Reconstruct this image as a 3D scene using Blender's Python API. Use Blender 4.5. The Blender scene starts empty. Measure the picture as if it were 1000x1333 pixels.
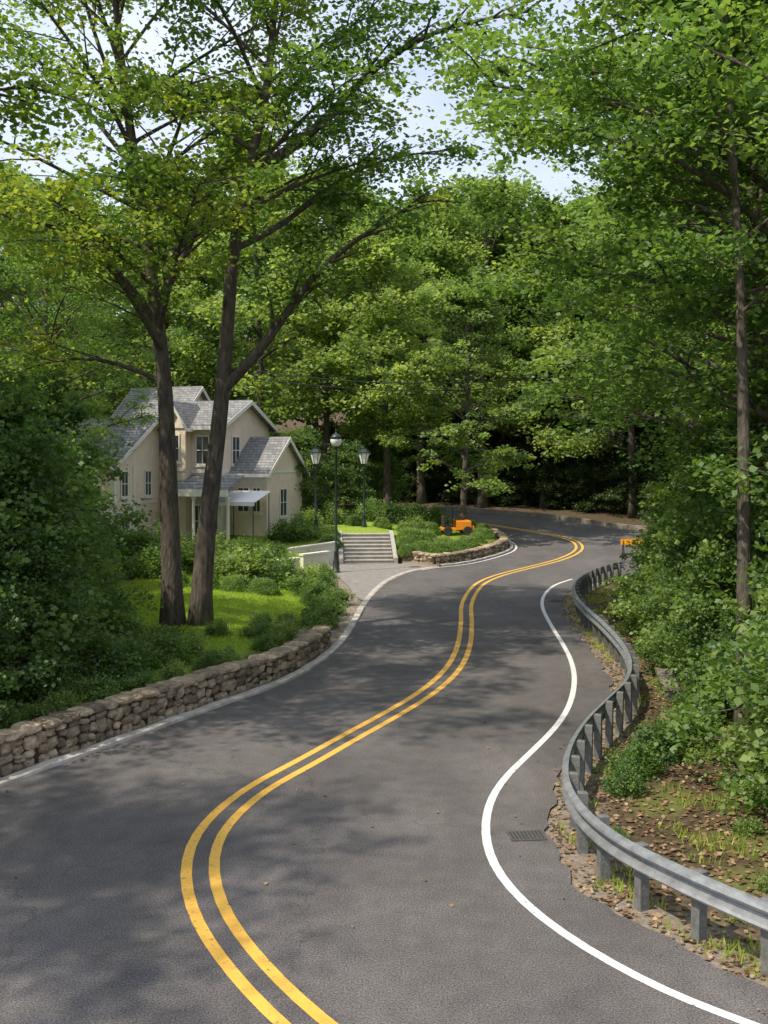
import bpy, math, random, bmesh
import numpy as np
from mathutils import Vector, Matrix, geometry
random.seed(7); RNG=np.random.default_rng(7)
scene=bpy.context.scene
COL=scene.collection
rad=math.radians
# ------------------------------------------------------------ helpers
def link(o): COL.objects.link(o); return o
def mesh_obj(name,verts,faces,mat=None,parent=None,smooth=False,loc=None):
    me=bpy.data.meshes.new(name)
    me.from_pydata([tuple(v) for v in verts],[],faces); me.update()
    if mat: me.materials.append(mat)
    if smooth: me.polygons.foreach_set('use_smooth',[True]*len(me.polygons))
    o=link(bpy.data.objects.new(name,me))
    if parent: o.parent=parent
    if loc: o.location=loc
    return o
def empty(name,loc=(0,0,0),rotz=0,label=None,cat=None,group=None):
    o=link(bpy.data.objects.new(name,None)); o.location=loc; o.rotation_euler=(0,0,rotz); o.empty_display_size=.2
    tag(o,label,cat,group); return o
def tag(o,label=None,cat=None,group=None,kind=None):
    if label:o["label"]=label
    if cat:o["category"]=cat
    if group:o["group"]=group
    if kind:o["kind"]=kind
    return o
class MB:
    def __init__(s): s.v=[]; s.f=[]
    def add(s,v,f):
        n=len(s.v); s.v+= [tuple(p) for p in v]; s.f+=[tuple(i+n for i in q) for q in f]; return s
    def box(s,x0,x1,y0,y1,z0,z1,b=0.0):
        if b<=0:
            v=[(x,y,z) for z in(z0,z1) for y in(y0,y1) for x in(x0,x1)]
            return s.add(v,[(0,2,3,1),(4,5,7,6),(0,1,5,4),(2,6,7,3),(0,4,6,2),(1,3,7,5)])
        v=[(x0,y0,z0),(x1,y0,z0),(x1,y1,z0),(x0,y1,z0),(x0,y0,z1-b),(x1,y0,z1-b),(x1,y1,z1-b),(x0,y1,z1-b),
           (x0+b,y0+b,z1),(x1-b,y0+b,z1),(x1-b,y1-b,z1),(x0+b,y1-b,z1)]
        f=[(3,2,1,0),(8,9,10,11)]
        for k in range(4):
            j=(k+1)%4; f+=[(k,j,4+j,4+k),(4+k,4+j,8+j,8+k)]
        return s.add(v,f)
    def tube(s,pts,radii,n=7,cap=True):
        pts=[Vector(p) for p in pts]; prev=None; V=[];F=[]
        for i,p in enumerate(pts):
            t=(pts[min(i+1,len(pts)-1)]-pts[max(i-1,0)])
            if t.length<1e-6:t=Vector((0,0,1))
            t.normalize()
            if prev is None:
                a=t.cross(Vector((1,0,0))); 
                if a.length<.1:a=t.cross(Vector((0,1,0)))
            else: a=prev-t*prev.dot(t)
            a.normalize(); prev=a; b=t.cross(a)
            for k in range(n):
                an=2*math.pi*k/n; V.append(p+(a*math.cos(an)+b*math.sin(an))*radii[i])
        for i in range(len(pts)-1):
            for k in range(n):
                k2=(k+1)%n; F.append((i*n+k,i*n+k2,(i+1)*n+k2,(i+1)*n+k))
        if cap: F.append(tuple(range(n))[::-1]); F.append(tuple((len(pts)-1)*n+k for k in range(n)))
        return s.add(V,F)
    def lathe(s,prof,n=12,c=(0,0,0),ph=0):
        V=[];F=[]
        for r,z in prof:
            for k in range(n):
                a=2*math.pi*k/n+ph; V.append((c[0]+r*math.cos(a),c[1]+r*math.sin(a),c[2]+z))
        for i in range(len(prof)-1):
            for k in range(n):
                k2=(k+1)%n; F.append((i*n+k,i*n+k2,(i+1)*n+k2,(i+1)*n+k))
        F.append(tuple(range(n))[::-1]); F.append(tuple((len(prof)-1)*n+k for k in range(n)))
        return s.add(V,F)
    def obj(s,name,mat=None,parent=None,smooth=False,loc=None): return mesh_obj(name,s.v,s.f,mat,parent,smooth,loc)
def spline(pts,step=.4):
    P=[Vector(p).to_3d() if len(p)==2 else Vector(p) for p in pts]
    P=[P[0]*2-P[1]]+P+[P[-1]*2-P[-2]]; out=[]
    for i in range(1,len(P)-2):
        n=max(2,int((P[i+1]-P[i]).length/step))
        for k in range(n):
            t=k/n; a,b,c,d=P[i-1:i+3]
            out.append(.5*((2*b)+(c-a)*t+(2*a-5*b+4*c-d)*t*t+(3*b-a-3*c+d)*t**3))
    out.append(P[-2]); 
    for _ in range(3):
        out=[out[0]]+[(out[i-1]+out[i]*2+out[i+1])/4 for i in range(1,len(out)-1)]+[out[-1]]
    return out
def normals(p):
    N=[]
    for i in range(len(p)):
        t=p[min(i+1,len(p)-1)]-p[max(i-1,0)]; t.z=0; t.normalize(); N.append(Vector((t.y,-t.x,0)))
    return N
def zr(y):   # the road climbs gently beyond the drive
    y=min(y,92.0)
    if y<=46: return 0.0
    if y<52: return .055*(y-46)**2/12
    return .055*(y-49)
zrv=np.vectorize(zr)
def ribbon(name,p,o0,o1,z,mat):
    N=normals(p);V=[];F=[]
    for q,n in zip(p,N):
        a=q+n*o0;b=q+n*o1;V+=[(a.x,a.y,z+zr(a.y)),(b.x,b.y,z+zr(b.y))]
    for i in range(len(p)-1):F.append((2*i,2*i+1,2*i+3,2*i+2))
    return mesh_obj(name,V,F,mat)
def arclen(p):
    s=[0]
    for i in range(1,len(p)): s.append(s[-1]+(p[i]-p[i-1]).length)
    return s
def at_len(p,S,s):
    for i in range(1,len(p)):
        if S[i]>=s:
            t=(s-S[i-1])/max(1e-6,S[i]-S[i-1]); return p[i-1].lerp(p[i],t),(p[i]-p[i-1]).normalized()
    return p[-1],(p[-1]-p[-2]).normalized()
# ------------------------------------------------------------ materials
def mat(name,base=(.5,.5,.5),rough=.7,metal=0,spec=.5,var=None,scale=5,detail=6,bump=0,bscale=None,island=0,stretch=None):
    m=bpy.data.materials.new(name); m.use_nodes=True; nt=m.node_tree; N=nt.nodes; L=nt.links
    b=N['Principled BSDF']; b.inputs['Roughness'].default_value=rough; b.inputs['Metallic'].default_value=metal
    b.inputs['Specular IOR Level'].default_value=spec
    b.inputs['Base Color'].default_value=(*base,1)
    tc=N.new('ShaderNodeTexCoord'); src=tc.outputs['Object']
    if stretch:
        mp=N.new('ShaderNodeMapping'); mp.inputs['Scale'].default_value=stretch; L.new(src,mp.inputs[0]); src=mp.outputs[0]
    last=None
    if var:
        no=N.new('ShaderNodeTexNoise'); no.inputs['Scale'].default_value=scale; no.inputs['Detail'].default_value=detail; no.inputs['Roughness'].default_value=.65
        L.new(src,no.inputs['Vector'])
        r=N.new('ShaderNodeValToRGB'); r.color_ramp.elements[0].position=.35; r.color_ramp.elements[1].position=.65
        r.color_ramp.elements[0].color=(*base,1); r.color_ramp.elements[1].color=(*var,1)
        L.new(no.outputs['Fac'],r.inputs['Fac']); last=r.outputs['Color']
    if island:
        g=N.new('ShaderNodeNewGeometry'); mr=N.new('ShaderNodeMapRange'); mr.inputs[3].default_value=1-island; mr.inputs[4].default_value=1+island
        L.new(g.outputs['Random Per Island'],mr.inputs[0])
        mx=N.new('ShaderNodeMix'); mx.data_type='RGBA'; mx.blend_type='MULTIPLY'; mx.inputs[0].default_value=1
        if last: L.new(last,mx.inputs[6])
        else: mx.inputs[6].default_value=(*base,1)
        L.new(mr.outputs[0],mx.inputs[7]); last=mx.outputs[2]
    if last: L.new(last,b.inputs['Base Color'])
    if bump:
        n2=N.new('ShaderNodeTexNoise'); n2.inputs['Scale'].default_value=bscale or scale*4; n2.inputs['Detail'].default_value=6
        L.new(src,n2.inputs['Vector'])
        bp=N.new('ShaderNodeBump'); bp.inputs['Strength'].default_value=bump; bp.inputs['Distance'].default_value=.05
        L.new(n2.outputs['Fac'],bp.inputs['Height']); L.new(bp.outputs[0],b.inputs['Normal'])
    return m
def foliage(name,dark,mid,light,trans=.4):
    m=bpy.data.materials.new(name); m.use_nodes=True; nt=m.node_tree; N=nt.nodes; L=nt.links
    N.remove(N['Principled BSDF']); out=N['Material Output']
    at=N.new('ShaderNodeAttribute'); at.attribute_name='tint'
    oi=N.new('ShaderNodeObjectInfo')
    ad=N.new('ShaderNodeMath'); ad.operation='MULTIPLY_ADD'; ad.inputs[1].default_value=.36; L.new(oi.outputs['Random'],ad.inputs[0]); 
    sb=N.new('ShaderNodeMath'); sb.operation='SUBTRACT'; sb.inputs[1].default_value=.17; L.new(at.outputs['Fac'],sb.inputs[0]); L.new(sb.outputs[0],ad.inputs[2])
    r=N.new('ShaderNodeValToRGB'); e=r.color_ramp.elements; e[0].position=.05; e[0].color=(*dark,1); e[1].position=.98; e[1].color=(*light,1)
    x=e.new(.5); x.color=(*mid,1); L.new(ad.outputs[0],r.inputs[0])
    d=N.new('ShaderNodeBsdfDiffuse'); t=N.new('ShaderNodeBsdfTranslucent'); g=N.new('ShaderNodeBsdfGlossy'); g.inputs['Roughness'].default_value=.5; g.inputs['Color'].default_value=(.6,.65,.6,1)
    tm=N.new('ShaderNodeMix'); tm.data_type='RGBA'; tm.blend_type='MULTIPLY'; tm.inputs[0].default_value=1; tm.inputs[7].default_value=(1.75,1.85,.85,1)
    L.new(r.outputs[0],tm.inputs[6]); L.new(tm.outputs[2],t.inputs['Color']); L.new(r.outputs[0],d.inputs['Color'])
    m1=N.new('ShaderNodeMixShader'); m1.inputs[0].default_value=trans; L.new(d.outputs[0],m1.inputs[1]); L.new(t.outputs[0],m1.inputs[2])
    m2=N.new('ShaderNodeMixShader'); m2.inputs[0].default_value=.035; L.new(m1.outputs[0],m2.inputs[1]); L.new(g.outputs[0],m2.inputs[2])
    L.new(m2.outputs[0],out.inputs['Surface']); return m
M_leafY=foliage('leaf_yellowish',(.060,.120,.034),(.155,.240,.055),(.35,.365,.08),.5)
M_leafG=foliage('leaf_green',(.060,.120,.038),(.140,.228,.060),(.26,.34,.092),.47)
M_leafD=foliage('leaf_dark',(.050,.103,.036),(.115,.190,.053),(.20,.28,.078),.45)
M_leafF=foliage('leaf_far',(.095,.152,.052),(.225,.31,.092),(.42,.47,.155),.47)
M_leafS=foliage('leaf_painted_shade',(.022,.050,.018),(.050,.088,.028),(.09,.14,.04),.35)  # darker leaf copy: woodland shade put into the colour of far undergrowth
M_box=foliage('leaf_boxwood',(.085,.155,.04),(.155,.245,.063),(.25,.34,.095),.35)
M_grass=foliage('grass_blades',(.18,.27,.03),(.32,.42,.055),(.46,.53,.09),.4)
M_litter=foliage('dead_leaves',(.10,.06,.035),(.24,.15,.085),(.44,.31,.19),.1)
M_bark=mat('bark',(.048,.038,.03),.95,var=(.14,.115,.09),scale=7,bump=1,bscale=12,stretch=(1.6,1.6,.35))
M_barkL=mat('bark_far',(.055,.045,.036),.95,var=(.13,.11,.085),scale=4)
M_stone=mat('field_stone',(.20,.148,.098),.95,var=(.42,.335,.235),scale=7,bump=.7,bscale=26,island=.45)
M_mortar=mat('wall_core',(.03,.024,.018),1,var=(.06,.045,.035),scale=10)
M_conc=mat('concrete',(.33,.31,.28),.9,var=(.46,.43,.39),scale=4,bump=.25,bscale=60)
M_conc2=mat('weathered_concrete',(.17,.145,.115),.95,var=(.28,.245,.20),scale=4,bump=.3,bscale=40)
M_kerb=mat('kerb_concrete',(.35,.31,.265),.9,var=(.56,.52,.465),scale=3,bump=.3,bscale=40)
M_gal=mat('galvanised_steel',(.24,.25,.26),.42,.55,.5,var=(.40,.41,.42),scale=6)
M_post=mat('post_steel',(.11,.112,.108),.8,.1,.4,var=(.20,.20,.19),scale=9,bump=.2)
M_iron=mat('painted_iron',(.02,.03,.027),.4,.2,.5,var=(.03,.045,.04),scale=9)
M_glass=mat('lamp_glass',(.80,.80,.75),.25,0,.6,var=(.88,.88,.85),scale=3)
M_wall=mat('house_stucco',(.74,.60,.46),.85,var=(.80,.68,.54),scale=2,bump=.1,bscale=40)
M_trim=mat('house_trim',(.72,.68,.60),.6,var=(.80,.76,.68),scale=3)
M_pane=mat('window_pane',(.03,.035,.04),.08,0,.8,var=(.06,.07,.08),scale=1)
M_white=mat('white_canvas',(.75,.74,.72),.8,var=(.82,.81,.8),scale=3)
M_orange=mat('orange_paint',(.95,.30,.02),.45,var=(.85,.26,.02),scale=6)
M_amber=mat('amber_paint',(.95,.42,.03),.45,var=(.90,.36,.02),scale=6)
M_rubber=mat('rubber',(.02,.02,.02),.8,var=(.035,.035,.035),scale=9)
M_door=mat('door_wood',(.10,.05,.03),.5,var=(.14,.08,.05),scale=9)
def shingle():
    m=bpy.data.materials.new('roof_shingle'); m.use_nodes=True; nt=m.node_tree;N=nt.nodes;L=nt.links;b=N['Principled BSDF'];b.inputs['Roughness'].default_value=.9
    tc=N.new('ShaderNodeTexCoord')
    sx=N.new('ShaderNodeSeparateXYZ'); L.new(tc.outputs['Object'],sx.inputs[0]); ad=N.new('ShaderNodeMath'); ad.operation='ADD'; L.new(sx.outputs[0],ad.inputs[0]); L.new(sx.outputs[1],ad.inputs[1])
    cb=N.new('ShaderNodeCombineXYZ'); L.new(ad.outputs[0],cb.inputs[0]); L.new(sx.outputs[2],cb.inputs[1])
    br=N.new('ShaderNodeTexBrick'); br.inputs['Scale'].default_value=1; br.inputs['Brick Width'].default_value=.3; br.inputs['Row Height'].default_value=.14; br.inputs['Mortar Size'].default_value=.012
    br.inputs['Color1'].default_value=(.17,.168,.168,1); br.inputs['Color2'].default_value=(.28,.276,.274,1); br.inputs['Mortar'].default_value=(.07,.07,.07,1)
    L.new(cb.outputs[0],br.inputs['Vector']); L.new(br.outputs['Color'],b.inputs['Base Color']); return m
M_roof=shingle()
def asphalt():
    m=bpy.data.materials.new('asphalt'); m.use_nodes=True; nt=m.node_tree;N=nt.nodes;L=nt.links;b=N['Principled BSDF']
    b.inputs['Specular IOR Level'].default_value=.35
    tc=N.new('ShaderNodeTexCoord')
    def noise(s,d=4,r=.6):
        n=N.new('ShaderNodeTexNoise'); n.inputs['Scale'].default_value=s;n.inputs['Detail'].default_value=d;n.inputs['Roughness'].default_value=r;L.new(tc.outputs['Object'],n.inputs['Vector']);return n
    def ramp(src,p0,p1,c0,c1):
        r=N.new('ShaderNodeValToRGB');e=r.color_ramp.elements;e[0].position=p0;e[1].position=p1;e[0].color=(*c0,1);e[1].color=(*c1,1);L.new(src,r.inputs[0]);return r.outputs[0]
    def mul(a,c):
        x=N.new('ShaderNodeMix');x.data_type='RGBA';x.blend_type='MULTIPLY';x.inputs[0].default_value=1;L.new(a,x.inputs[6]);L.new(c,x.inputs[7]);return x.outputs[2]
    big=ramp(noise(.35,5).outputs['Fac'],.3,.7,(.088,.082,.083),(.132,.122,.121))
    fine=ramp(noise(50,3,.8).outputs['Fac'],.36,.66,(.34,.34,.35),(1.9,1.86,1.8))
    mid=ramp(noise(3,6).outputs['Fac'],.3,.7,(.84,.84,.84),(1.14,1.14,1.14))
    mp=N.new('ShaderNodeMapping'); mp.inputs['Scale'].default_value=(.9,.25,1); L.new(tc.outputs['Object'],mp.inputs[0])
    n4=N.new('ShaderNodeTexNoise'); n4.inputs['Scale'].default_value=.8; n4.inputs['Detail'].default_value=5; L.new(mp.outputs[0],n4.inputs['Vector']); st=ramp(n4.outputs['Fac'],.35,.7,(.88,.88,.88),(1.17,1.17,1.17))
    v=N.new('ShaderNodeTexVoronoi'); v.feature='DISTANCE_TO_EDGE'; v.inputs['Scale'].default_value=.2
    nz=noise(1.5,4); mx=N.new('ShaderNodeVectorMath'); mx.operation='MULTIPLY_ADD'; mx.inputs[1].default_value=(1.2,1.2,0); L.new(nz.outputs['Color'],mx.inputs[0]); L.new(tc.outputs['Object'],mx.inputs[2]); L.new(mx.outputs[0],v.inputs['Vector'])
    crack=ramp(v.outputs['Distance'],.0,.003,(.7,.7,.7),(1,1,1))
    c=mul(mul(mul(mul(big,fine),mid),crack),st); L.new(c,b.inputs['Base Color'])
    rr=N.new('ShaderNodeMapRange'); rr.inputs[3].default_value=.68; rr.inputs[4].default_value=.92; L.new(noise(1.2,4).outputs['Fac'],rr.inputs[0]); L.new(rr.outputs[0],b.inputs['Roughness'])
    bp=N.new('ShaderNodeBump');bp.inputs['Strength'].default_value=.4;bp.inputs['Distance'].default_value=.01;L.new(noise(80,3,.8).outputs['Fac'],bp.inputs['Height']);L.new(bp.outputs[0],b.inputs['Normal'])
    return m
M_asph=asphalt()
def paint(name,c,worn=.46):
    m=bpy.data.materials.new(name); m.use_nodes=True; nt=m.node_tree;N=nt.nodes;L=nt.links;b=N['Principled BSDF'];b.inputs['Roughness'].default_value=.65
    tc=N.new('ShaderNodeTexCoord');n=N.new('ShaderNodeTexNoise');n.inputs['Scale'].default_value=11;n.inputs['Detail'].default_value=9;n.inputs['Roughness'].default_value=.85;L.new(tc.outputs['Object'],n.inputs['Vector'])
    r=N.new('ShaderNodeValToRGB');e=r.color_ramp.elements;e[0].position=.38;e[0].color=(.13,.12,.11,1);e[1].position=worn;e[1].color=(*c,1)
    x=e.new(.72);x.color=(c[0]*.72,c[1]*.72,c[2]*.85,1);L.new(n.outputs['Fac'],r.inputs[0]);L.new(r.outputs[0],b.inputs['Base Color']);return m
M_yel=paint('yellow_paint',(.84,.47,.07)); M_wht=paint('white_paint',(.76,.75,.73))
def ground_mat():
    m=bpy.data.materials.new('ground_soil'); m.use_nodes=True; nt=m.node_tree;N=nt.nodes;L=nt.links;b=N['Principled BSDF'];b.inputs['Roughness'].default_value=1;b.inputs['Specular IOR Level'].default_value=.1
    tc=N.new('ShaderNodeTexCoord')
    def nz(s,d=8):
        n=N.new('ShaderNodeTexNoise');n.inputs['Scale'].default_value=s;n.inputs['Detail'].default_value=d;n.inputs['Roughness'].default_value=.75;L.new(tc.outputs['Object'],n.inputs['Vector']);return n.outputs['Fac']
    def rp(f,c0,c1,p0=.35,p1=.65):
        r=N.new('ShaderNodeValToRGB');e=r.color_ramp.elements;e[0].position=p0;e[1].position=p1;e[0].color=(*c0,1);e[1].color=(*c1,1);L.new(f,r.inputs[0]);return r.outputs[0]
    soil=rp(nz(6),(.055,.042,.027),(.16,.118,.075)); gr=rp(nz(9),(.18,.27,.035),(.31,.41,.06)); grav=rp(nz(18),(.18,.14,.11),(.42,.36,.29))
    def mixf(f,a,c):
        x=N.new('ShaderNodeMix');x.data_type='RGBA';L.new(f,x.inputs[0]);L.new(a,x.inputs[6]);L.new(c,x.inputs[7]);return x.outputs[2]
    a1=N.new('ShaderNodeAttribute');a1.attribute_name='grass';a2=N.new('ShaderNodeAttribute');a2.attribute_name='gravel'
    c=mixf(a1.outputs['Fac'],soil,gr); c=mixf(a2.outputs['Fac'],c,grav); L.new(c,b.inputs['Base Color'])
    bp=N.new('ShaderNodeBump');bp.inputs['Strength'].default_value=.8;bp.inputs['Distance'].default_value=.06;L.new(nz(12),bp.inputs['Height']);L.new(bp.outputs[0],b.inputs['Normal'])
    return m
M_ground=ground_mat()
# ------------------------------------------------------------ road geometry (metres)
centre=spline([(2.6,5.5),(.6,7.3),(-.716,8.87),(-1.30,9.77),(-1.86,10.83),(-2.24,12.04),(-2.36,13.0),(-2.25,14.13),(-1.84,15.48),(-1.44,16.25),(-.62,18.06),(.15,19.7),(.97,21.67),(1.67,24.07),(2.17,27.1),(2.55,30.9),(2.86,34.6),(3.4,38.2),(4.0,40.9),(4.95,43.4),(6.6,46.4),(8.5,49.4),(9.75,51.7),(10.55,53.9),(10.85,56.4),(10.5,58.4),(9.5,60.5),(8.1,62.7),(6.5,65.2),(4.6,67.6),(0,71.2),(-14,77)],.35)
leftE=spline([(0,-15),(-2.5,-6),(-4.6,1),(-6.0,6),(-6.6,10),(-6.35,13),(-5.88,15.3),(-5.15,16.75),(-4.26,18.5),(-3.17,20.6),(-2.24,22.4),(-1.53,24.8),(-1.06,27.7),(-.78,31.7),(-.5,36.1),(0.1,41.0),(1.03,44.6),(2.2,46.6),(3.8,48.0),(5.4,50.4),(6.7,52.9),(7.1,55.1),(6.9,57.4),(6.45,59.5),(5.9,61.7),(5.0,63.8),(3.0,66.2),(-2,69),(-15,73)],.35)
rightE=spline([(12,-15),(10,-2),(7.5,4),(5,7.6),(3.62,9.56),(3.1,10.2),(2.66,10.85),(2.33,11.6),(2.19,12.5),(2.24,13.5),(2.45,14.6),(2.85,16),(3.45,17.6),(4.3,19.6),(4.95,21.6),(5.32,24.2),(5.55,28),(5.85,32.3),(6.45,36),(7.4,38.9),(8.8,41.3),(10.8,42.8),(14,44),(20,45),(34,46)],.2)
farE=spline([(34,56),(24,57.5),(17.8,60),(14.6,62.8),(12.8,66),(10.6,68.9),(6.6,72),(2,75),(-14,81)],.6)
rr=[]; NR=normals(rightE)
for i,p in enumerate(rightE):
    rr.append(p+NR[i]*(.05*math.sin(p.y*3.1)+.035*math.sin(p.y*7.3+1)+.02*math.sin(p.y*17)+random.uniform(-.015,.015)))
poly=[(p.x,p.y) for p in leftE]+[(p.x,p.y) for p in reversed(farE)]+[(p.x,p.y) for p in reversed(rr)]
tris=geometry.tessellate_polygon([[Vector((x,y,0)) for x,y in poly]])
V=[(x,y,0) for x,y in poly]; F=[tuple(t) for t in tris]
road=mesh_obj('road',V,F,M_asph)
bm=bmesh.new(); bm.from_mesh(road.data)
for k in range(46,96):
    bmesh.ops.bisect_plane(bm,geom=bm.verts[:]+bm.edges[:]+bm.faces[:],plane_co=(0,k,0),plane_no=(0,1,0))
for v in bm.verts: v.co.z=zr(v.co.y)
bm.to_mesh(road.data); bm.free()
if road.data.polygons[0].normal.z<0: road.data.flip_normals()
tag(road,"dark grey asphalt road winding through woods",None,kind="structure")
drive=[(-.62,35.2),(-.2,38.6),(.15,41.1),(1.1,44.7),(2.1,46.4),(1.3,47.8),(.5,48.4),(-1.9,48.3),(-2.45,46.6),(-2.2,44.2),(-1.45,40),(-1.0,36.5)]
o=mesh_obj('driveway',[(x,y,.008+zr(y)) for x,y in drive],[tuple(range(len(drive)))],mat('driveway_surface',(.20,.185,.172),.9,var=(.29,.27,.25),scale=3,bump=.2,bscale=60))
if o.data.polygons[0].normal.z<0:o.data.flip_normals()
tag(o,"pale worn driveway apron at the foot of steps",kind="structure")
def seg_dist(X,Y,pl):
    P=np.array(pl); A=P; B=np.roll(P,-1,0); best=np.full(X.shape,1e9); ins=np.zeros(X.shape,bool)
    for (ax,ay),(bx,by) in zip(A,B):
        dx,dy=bx-ax,by-ay; t=np.clip(((X-ax)*dx+(Y-ay)*dy)/(dx*dx+dy*dy+1e-12),0,1)
        best=np.minimum(best,(X-ax-t*dx)**2+(Y-ay-t*dy)**2)
        c=((ay>Y)!=(by>Y)); ins^= c&(X<(bx-ax)*(Y-ay)/(by-ay+1e-12)+ax)
    d=np.sqrt(best); return np.where(ins,-d,d)
def ss(a,b,x): t=np.clip((x-a)/(b-a),0,1); return t*t*(3-2*t)
cy=np.array([p.y for p in centre]); cx=np.array([p.x for p in centre])
poly_c=[(p.x,p.y) for p in leftE]+[(p.x,p.y) for p in reversed(farE)]+[(p.x,p.y) for p in reversed(rr[::2])]
def wav(X,Y): return np.sin(X*.9+1.3*np.sin(Y*.5))*np.cos(Y*.7+X*.3)
def height(X,Y):
    X=np.asarray(X,float);Y=np.asarray(Y,float)
    d=seg_dist(X,Y,poly_c); dd=np.minimum(d,seg_dist(X,Y,drive))
    left=X<np.interp(Y,cy,cx)
    left=np.where(Y>71,False,left)
    T=.45+.03*np.clip(d,0,12)+.75*ss(48.6,52,Y)*ss(3,-1,X)*(1-.5*ss(-5,-8,X))
    soft=ss(27,29,Y)*(1-ss(44.5,46.5,Y))
    a=np.where(dd<0,0,(1-soft)*ss(.35,.95,dd)+soft*ss(.3,4,dd))
    hl=T*a+.05*wav(X,Y)*ss(1,3,dd)
    hr=.02*ss(.4,1,dd)+.05*wav(X*2,Y*2)*ss(.6,2,dd)+.09*np.clip(dd-7,0,200)
    h=np.where(left,hl,hr)
    h+=.10*np.clip(Y-95,0,260)*ss(1,6,dd)
    h+=.06*np.clip(-X-22,0,200)
    h=np.minimum(h,28)
    st=(np.abs(X+.75)<1.75)&(Y>48.0)&(Y<51.4)
    h=np.where(st,np.minimum(h,.42*(Y-48.6)-.15),h)
    return np.where(dd<.3,h*0,h)-.03+zrv(Y), d, dd, left
def axis(lo,hi,a,b,st):
    c=list(np.arange(a,b+st/2,st)); s=st; x=c[-1]
    while x<hi: s*=1.22; x+=s; c.append(x)
    s=st; x=c[0]; pre=[]
    while x>lo: s*=1.22; x-=s; pre.append(x)
    return np.array(pre[::-1]+c)
gx=axis(-600,600,-16,16,.33); gy=axis(-300,900,4,76,.4)
GX,GY=np.meshgrid(gx,gy); H,D,DD,LF=height(GX,GY)
nx,ny=len(gx),len(gy)
verts=np.stack([GX.ravel(),GY.ravel(),H.ravel()],1)
idx=np.arange(nx*ny).reshape(ny,nx)
faces=np.stack([idx[:-1,:-1].ravel(),idx[:-1,1:].ravel(),idx[1:,1:].ravel(),idx[1:,:-1].ravel()],1)
def np_mesh(name,verts,faces):
    me=bpy.data.meshes.new(name); k=faces.shape[1]
    me.vertices.add(len(verts)); me.vertices.foreach_set('co',verts.astype(np.float32).ravel())
    me.loops.add(faces.size); me.loops.foreach_set('vertex_index',faces.astype(np.int32).ravel())
    me.polygons.add(len(faces)); me.polygons.foreach_set('loop_start',np.arange(len(faces),dtype=np.int32)*k)
    try: me.polygons.foreach_set('loop_total',np.full(len(faces),k,np.int32))
    except Exception: pass
    me.update(calc_edges=True); me.validate(); return me
me=np_mesh('ground',verts,faces); me.materials.append(M_ground)
me.polygons.foreach_set('use_smooth',[True]*len(me.polygons))
g=((LF)&(GY<71)).astype(float)*ss(.8,1.6,DD)
g=g*(.35+.65*ss(-9,-7,GX))*(1-.8*ss(58,61,GY))
g=np.maximum(g,(~LF)*.35*ss(.5,1,wav(GX*3,GY*3)+.4)*(GY<56))
gv=ss(.9,.3,DD)*.9*(1-ss(53,57,GY))
gv=np.maximum(gv,np.where(LF&(GY>26)&(GY<40),ss(1.5,.7,DD),0))
for nm,arr in(('grass',g),('gravel',gv)):
    a=me.attributes.new(nm,'FLOAT','POINT'); a.data.foreach_set('value',arr.ravel().astype(np.float32))
ground=link(bpy.data.objects.new('ground',me)); tag(ground,"woodland ground of soil, grass and leaf litter",kind="structure")
def gz(x,y): return float(height(np.array([x]),np.array([y]))[0][0])
for off in(-.235,.10):
    o=ribbon('road_marking',centre,off,off+.135,.005,M_yel); tag(o,"yellow centre line painted on asphalt",kind="structure")
wl=spline([(6,7.1),(4.2,8.1),(3.03,9.05),(2.66,9.4),(2.28,9.9),(1.87,10.57),(1.57,11.3),(1.39,12.04),(1.33,13),(1.40,13.8),(1.59,14.8),(1.95,15.85),(2.6,17.3),(3.26,18.84),(3.84,20.6),(4.35,22.8),(4.68,25),(4.88,27.3),(5.07,30.2),(5.40,34.0),(5.95,37.1),(6.85,40.1),(7.95,42.2)],.3)
tag(ribbon('road_marking',wl,-.058,.058,.005,M_wht),"white edge line painted on asphalt",kind="structure")
tag(ribbon('road_marking',[p for p in leftE if 45.4<p.y<60],.12,.22,.014,M_wht),"white edge line along the planted verge",kind="structure")
def kerb(pts,w,h,name,lab,m=None):
    N=normals(pts);V=[];F=[]
    for i,(q,n) in enumerate(zip(pts,N)):
        hh=h if q.y<34 or q.y>47 else min(h,.022)
        j=.008*math.sin(i*1.7)*(h>.03)+zr(q.y)
        for off,z in((.02,-.05+zr(q.y)),(.0,hh-.012+j),(-.02,hh+j),(-w,hh+j),(-w,-.05+zr(q.y))):
            a=q+n*off;V.append((a.x,a.y,z))
    for i in range(len(pts)-1):
        for k in range(4): F.append((i*5+k,i*5+k+1,i*5+k+6,i*5+k+5))
    o=mesh_obj(name,V,F,m or M_kerb); tag(o,lab,kind="structure")
kerb([p for p in leftE if 4<p.y<46.9],.20,.06,'kerb',"low worn concrete kerb beside stone wall")
kerb([p for p in leftE if 47<p.y<62],.16,.10,'kerb',"pale concrete kerb around planted bed")
kerb([p for p in reversed(farE) if p.x<19 and p.x>3],.2,.30,'kerb',"low weathered edging wall at the woodland side of the bend",M_conc2)
M_grate=mat('cast_iron',(.06,.055,.052),.85,var=(.10,.093,.087),scale=20)
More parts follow.
